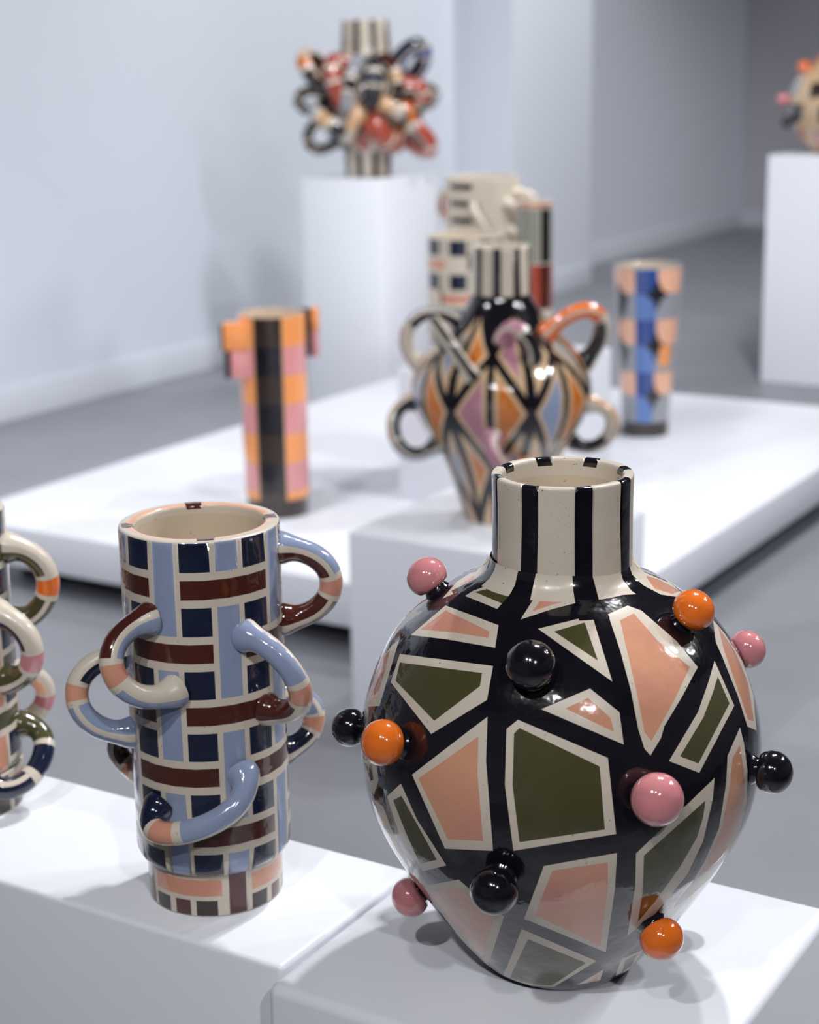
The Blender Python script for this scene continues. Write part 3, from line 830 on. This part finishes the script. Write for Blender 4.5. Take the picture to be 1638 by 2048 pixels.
for (a_, b_, k_, c_, rr) in (((-14, H_-.085), (14, H_-.19), .05, 'black', .012), ((64, H_-.05), (80, H_-.09), .075, 'cream', .016), ((40, H_-.08), (62, H_-.12), .06, 'peach', .015),
                             ((72, H_-.15), (84, H_-.22), .06, 'peach', .016), ((46, H_-.16), (60, H_-.24), .05, 'cream', .014), ((-80, H_-.05), (-92, H_-.12), .03, 'peach', .012)):
    loop(t, r, a_, b_, k_, rr, [(0, 1, [(60, 300, c_)])] if c_ == 'black' else [(.25, .75, [(80, 280, c_)])], name='tentacle')

b = place_on(1068, S2Y+.16); t = thing('banded_vase', b, 'slim grey-green vase with a black stripe and red lower band, beside the striped pot', 'vase')
H_ = h_for(b, 402); R_ = rad_at(b, H_, 37)
r = Rev(rounded([(.03, .03), (R_, .03), (R_, H_), (R_-.011, H_), (R_-.013, H_-.04), (R_-.016, .08), (.002, .06)], [0, 0, .004, .004, 0, .02, 0], 4))
p = []
z1 = H_-.175; z2 = H_-.31
for k in range(3):
    a = -60+120*k
    for q in rects(a, a+76, r.vz(z1), r.vz(H_-.02)): p.append((q, 'sage'))
    for q in rects(a+80, a+118, r.vz(z1), r.vz(H_-.02)): p.append((q, 'black'))
    for q in rects(a, a+100, r.vz(z2), r.vz(z1-.004)): p.append((q, 'red'))
    for q in rects(a+80, a+118, r.vz(z2), r.vz(z1-.004)): p.append((q, 'brown'))
    for q in rects(a, a+118, r.vz(.035), r.vz(z2-.03)): p.append((q, 'coffee'))
for q in rects(-180, 180, r.vz(H_-.016), r.vz(H_-.003)): p.append((q, 'peach'))
p.append((rect(-180, 180, r.vz(H_-.003)+.014, r.L, 40), 'clay')); r.build('body', t, 'cream', p, 80, .03)
q = Rev(rounded([(.002, 0), (R_*.85, 0), (R_*.85, .032), (.02, .033)], [0, .002, .002, 0], 3)); q.build('foot', t, 'coffee', [], 50, .05)

# ------------------------------------------------------------------ the vase of tangled loops on the far plinth
b = Vector((-4.215, 6.575, 1.0)); t = thing('tangled_vase', b, 'vase of tangled glossy loops between a striped neck and foot', 'vase')
sc = (b-CP).dot(FW)/F_PX
H_ = h_for(b, 40)
fr_ = 46*sc; br_ = 66*sc
z1 = H_*.17; z2 = H_*.76
zz = [0, z1*.7, z1, H_*.32, H_*.47, H_*.62, z2, z2+H_*.05, H_*.9, H_]
rr = [fr_, fr_, fr_*1.05, br_*1.15, br_*1.28, br_*1.15, fr_*1.15, fr_*1.04, fr_*1.02, fr_*1.02]
zq = [H_*i/40 for i in range(41)]; rq = nspline(zz, rr, zq)
r = Rev([(.002, 0)]+list(zip(rq, zq))+[(fr_*.85, H_), (fr_*.83, H_*.9), (fr_*.8, H_*.3), (.002, H_*.25)])
p = []
for k in range(9):
    a = -30+40*k
    for za, zb in ((0, z1), (z2+H_*.02, H_)):
        for q in rects(a, a+15, r.vz(za+.001), r.vz(zb-.001)): p.append((q, 'coffee'))
for k in range(7):
    a = -20+51.4*k
    for q in rects(a, a+24, r.vz(z1+.01), r.vz(H_*.45)): p.append((q, ('red', 'black', 'grey', 'black', 'red', 'navy', 'black')[k]))
    for q in rects(a+12, a+40, r.vz(H_*.48), r.vz(z2-.01)): p.append((q, ('black', 'red', 'black', 'tan', 'navy', 'black', 'red')[k]))
p.append((rect(-180, 180, r.vz(H_*.999)+.012, r.L, 40), 'clay'))
r.build('body', t, 'cream', p, 90, .03)
T = .034
def full(c1, c2, c3='cream'): return [(0, .42, [(-75, 75, c1), (90, 270, c2)]), (.47, .6, [(-180, 180, c3)]), (.64, 1, [(-75, 75, c2), (90, 270, c1)])]
Z = lambda f: H_*f
for a_, b_, k_, rr_, sg, da_, db_ in (
    ((-75, Z(.66)), (-55, Z(.55)), .17, T, full('tan', 'coffee', 'amber'), (-.06, 0, .12), (0, 0, .02)),
    ((-80, Z(.55)), (-84, Z(.43)), .17, .024, full('coffee', 'brown', 'black'), (0, 0, .02), (0, 0, -.02)),
    ((-76, Z(.38)), (-80, Z(.24)), .17, .024, full('navy', 'black', 'brown'), (0, 0, .01), (0, 0, -.03)),
    ((-60, Z(.45)), (-20, Z(.34)), .13, T, full('grey', 'black', 'tan'), (-.08, 0, .06), (0, 0, -.03)),
    ((-45, Z(.70)), (-30, Z(.50)), .12, .04, full('red', 'red', 'red'), (-.02, 0, .06), (0, 0, 0)),
    ((-12, Z(.72)), (-25, Z(.46)), .10, .034, full('grey', 'grey', 'black'), None, None),
    ((10, Z(.70)), (5, Z(.50)), .16, .042, full('black', 'black', 'navy'), None, None),
    ((35, Z(.73)), (38, Z(.52)), .09, .032, full('brown', 'coffee', 'tan'), None, None),
    ((-10, Z(.42)), (-40, Z(.24)), .10, .032, full('tan', 'coffee', 'cream'), None, None),
    ((10, Z(.34)), (50, Z(.24)), .11, .044, full('red', 'red', 'red'), None, None),
    ((15, Z(.48)), (45, Z(.40)), .10, .034, full('tan', 'coffee', 'cream'), None, None),
    ((62, Z(.70)), (85, Z(.60)), .17, .036, full('navy', 'deepblue', 'deepblue'), (0, 0, .12), (0, 0, .04)),
    ((80, Z(.56)), (88, Z(.44)), .17, .022, full('black', 'coffee', 'grey'), (0, 0, .02), (0, 0, -.01)),
    ((55, Z(.56)), (68, Z(.44)), .12, .042, full('red', 'coffee', 'red'), (.03, 0, .03), None),
    ((68, Z(.36)), (84, Z(.28)), .16, .036, full('red', 'brown', 'pink'), (.02, 0, -.02), (.04, 0, -.10)),
    ((50, Z(.44)), (60, Z(.30)), .10, .03, full('amber', 'coffee', 'cream'), None, None),
    ((150, Z(.66)), (170, Z(.46)), .14, T, full('red', 'black', 'tan'), None, None),
    ((-150, Z(.5)), (-130, Z(.3)), .14, T, full('navy', 'grey', 'tan'), None, None),
    ((130, Z(.5)), (110, Z(.3)), .13, T, full('black', 'tan', 'red'), None, None)):
    loop(t, r, a_, b_, k_, rr_, sg, da_, db_)

# ------------------------------------------------------------------ the pale knobbed vase on the far right plinth
b = Vector((-2.53, 7.96, 1.05)); t = thing('knobbed_vase', b, 'pale round vase with orange, pink and black knobs, on a plinth standing apart', 'vase')
sc = (b-CP).dot(FW)/F_PX
zz = [0, .05, .13, .22, .32, .4, .46]; rr = [.11, .165, .215, .24, .215, .15, .085]
zq = [.46*i/30 for i in range(31)]; rq = nspline(zz, rr, zq)
r = Rev([(.002, 0), (.105, 0)]+list(zip(rq, zq))+[(.075, .49), (.073, .56), (.06, .56), (.06, .45), (.002, .4)]).bvh()
p = []; rnd = random.Random(11)
for i in range(4):
    for j in range(8):
        a = -178+44.5*j+(8 if i % 2 else 0); z0 = .03+.105*i
        q = [(math.radians(min(179, a+rnd.uniform(1, 8))), r.vz(z0)), (math.radians(min(179, a+40+rnd.uniform(-14, 0))), r.vz(z0+rnd.uniform(0, .03))),
             (math.radians(min(179, a+40+rnd.uniform(-9, 0))), r.vz(z0+.095)), (math.radians(min(179, a+rnd.uniform(4, 16))), r.vz(z0+.07+rnd.uniform(0, .03)))]
        q2 = inset(q, .006, r.at(q[0][1])[0].x)
        c = rnd.choice(['black', 'amber', 'coffee', 'grey', 'black', 'brown', 'cream', 'navy'])
        if q2 and c != 'cream': p.append((subpoly(q2, 3), c))
r.build('body', t, 'sand', p, 90, .02)
for th, z, c in ((-62, .37, 'orange'), (-84, .24, 'pink'), (-76, .15, 'black'), (-20, .08, 'pink'), (10, .3, 'orange'), (60, .2, 'pink'), (40, .4, 'black'), (150, .25, 'orange'), (-140, .3, 'black'), (-15, .46, 'black')):
    make_knob(t, r, math.radians(th), r.vz(z), .03, c, .93, c)
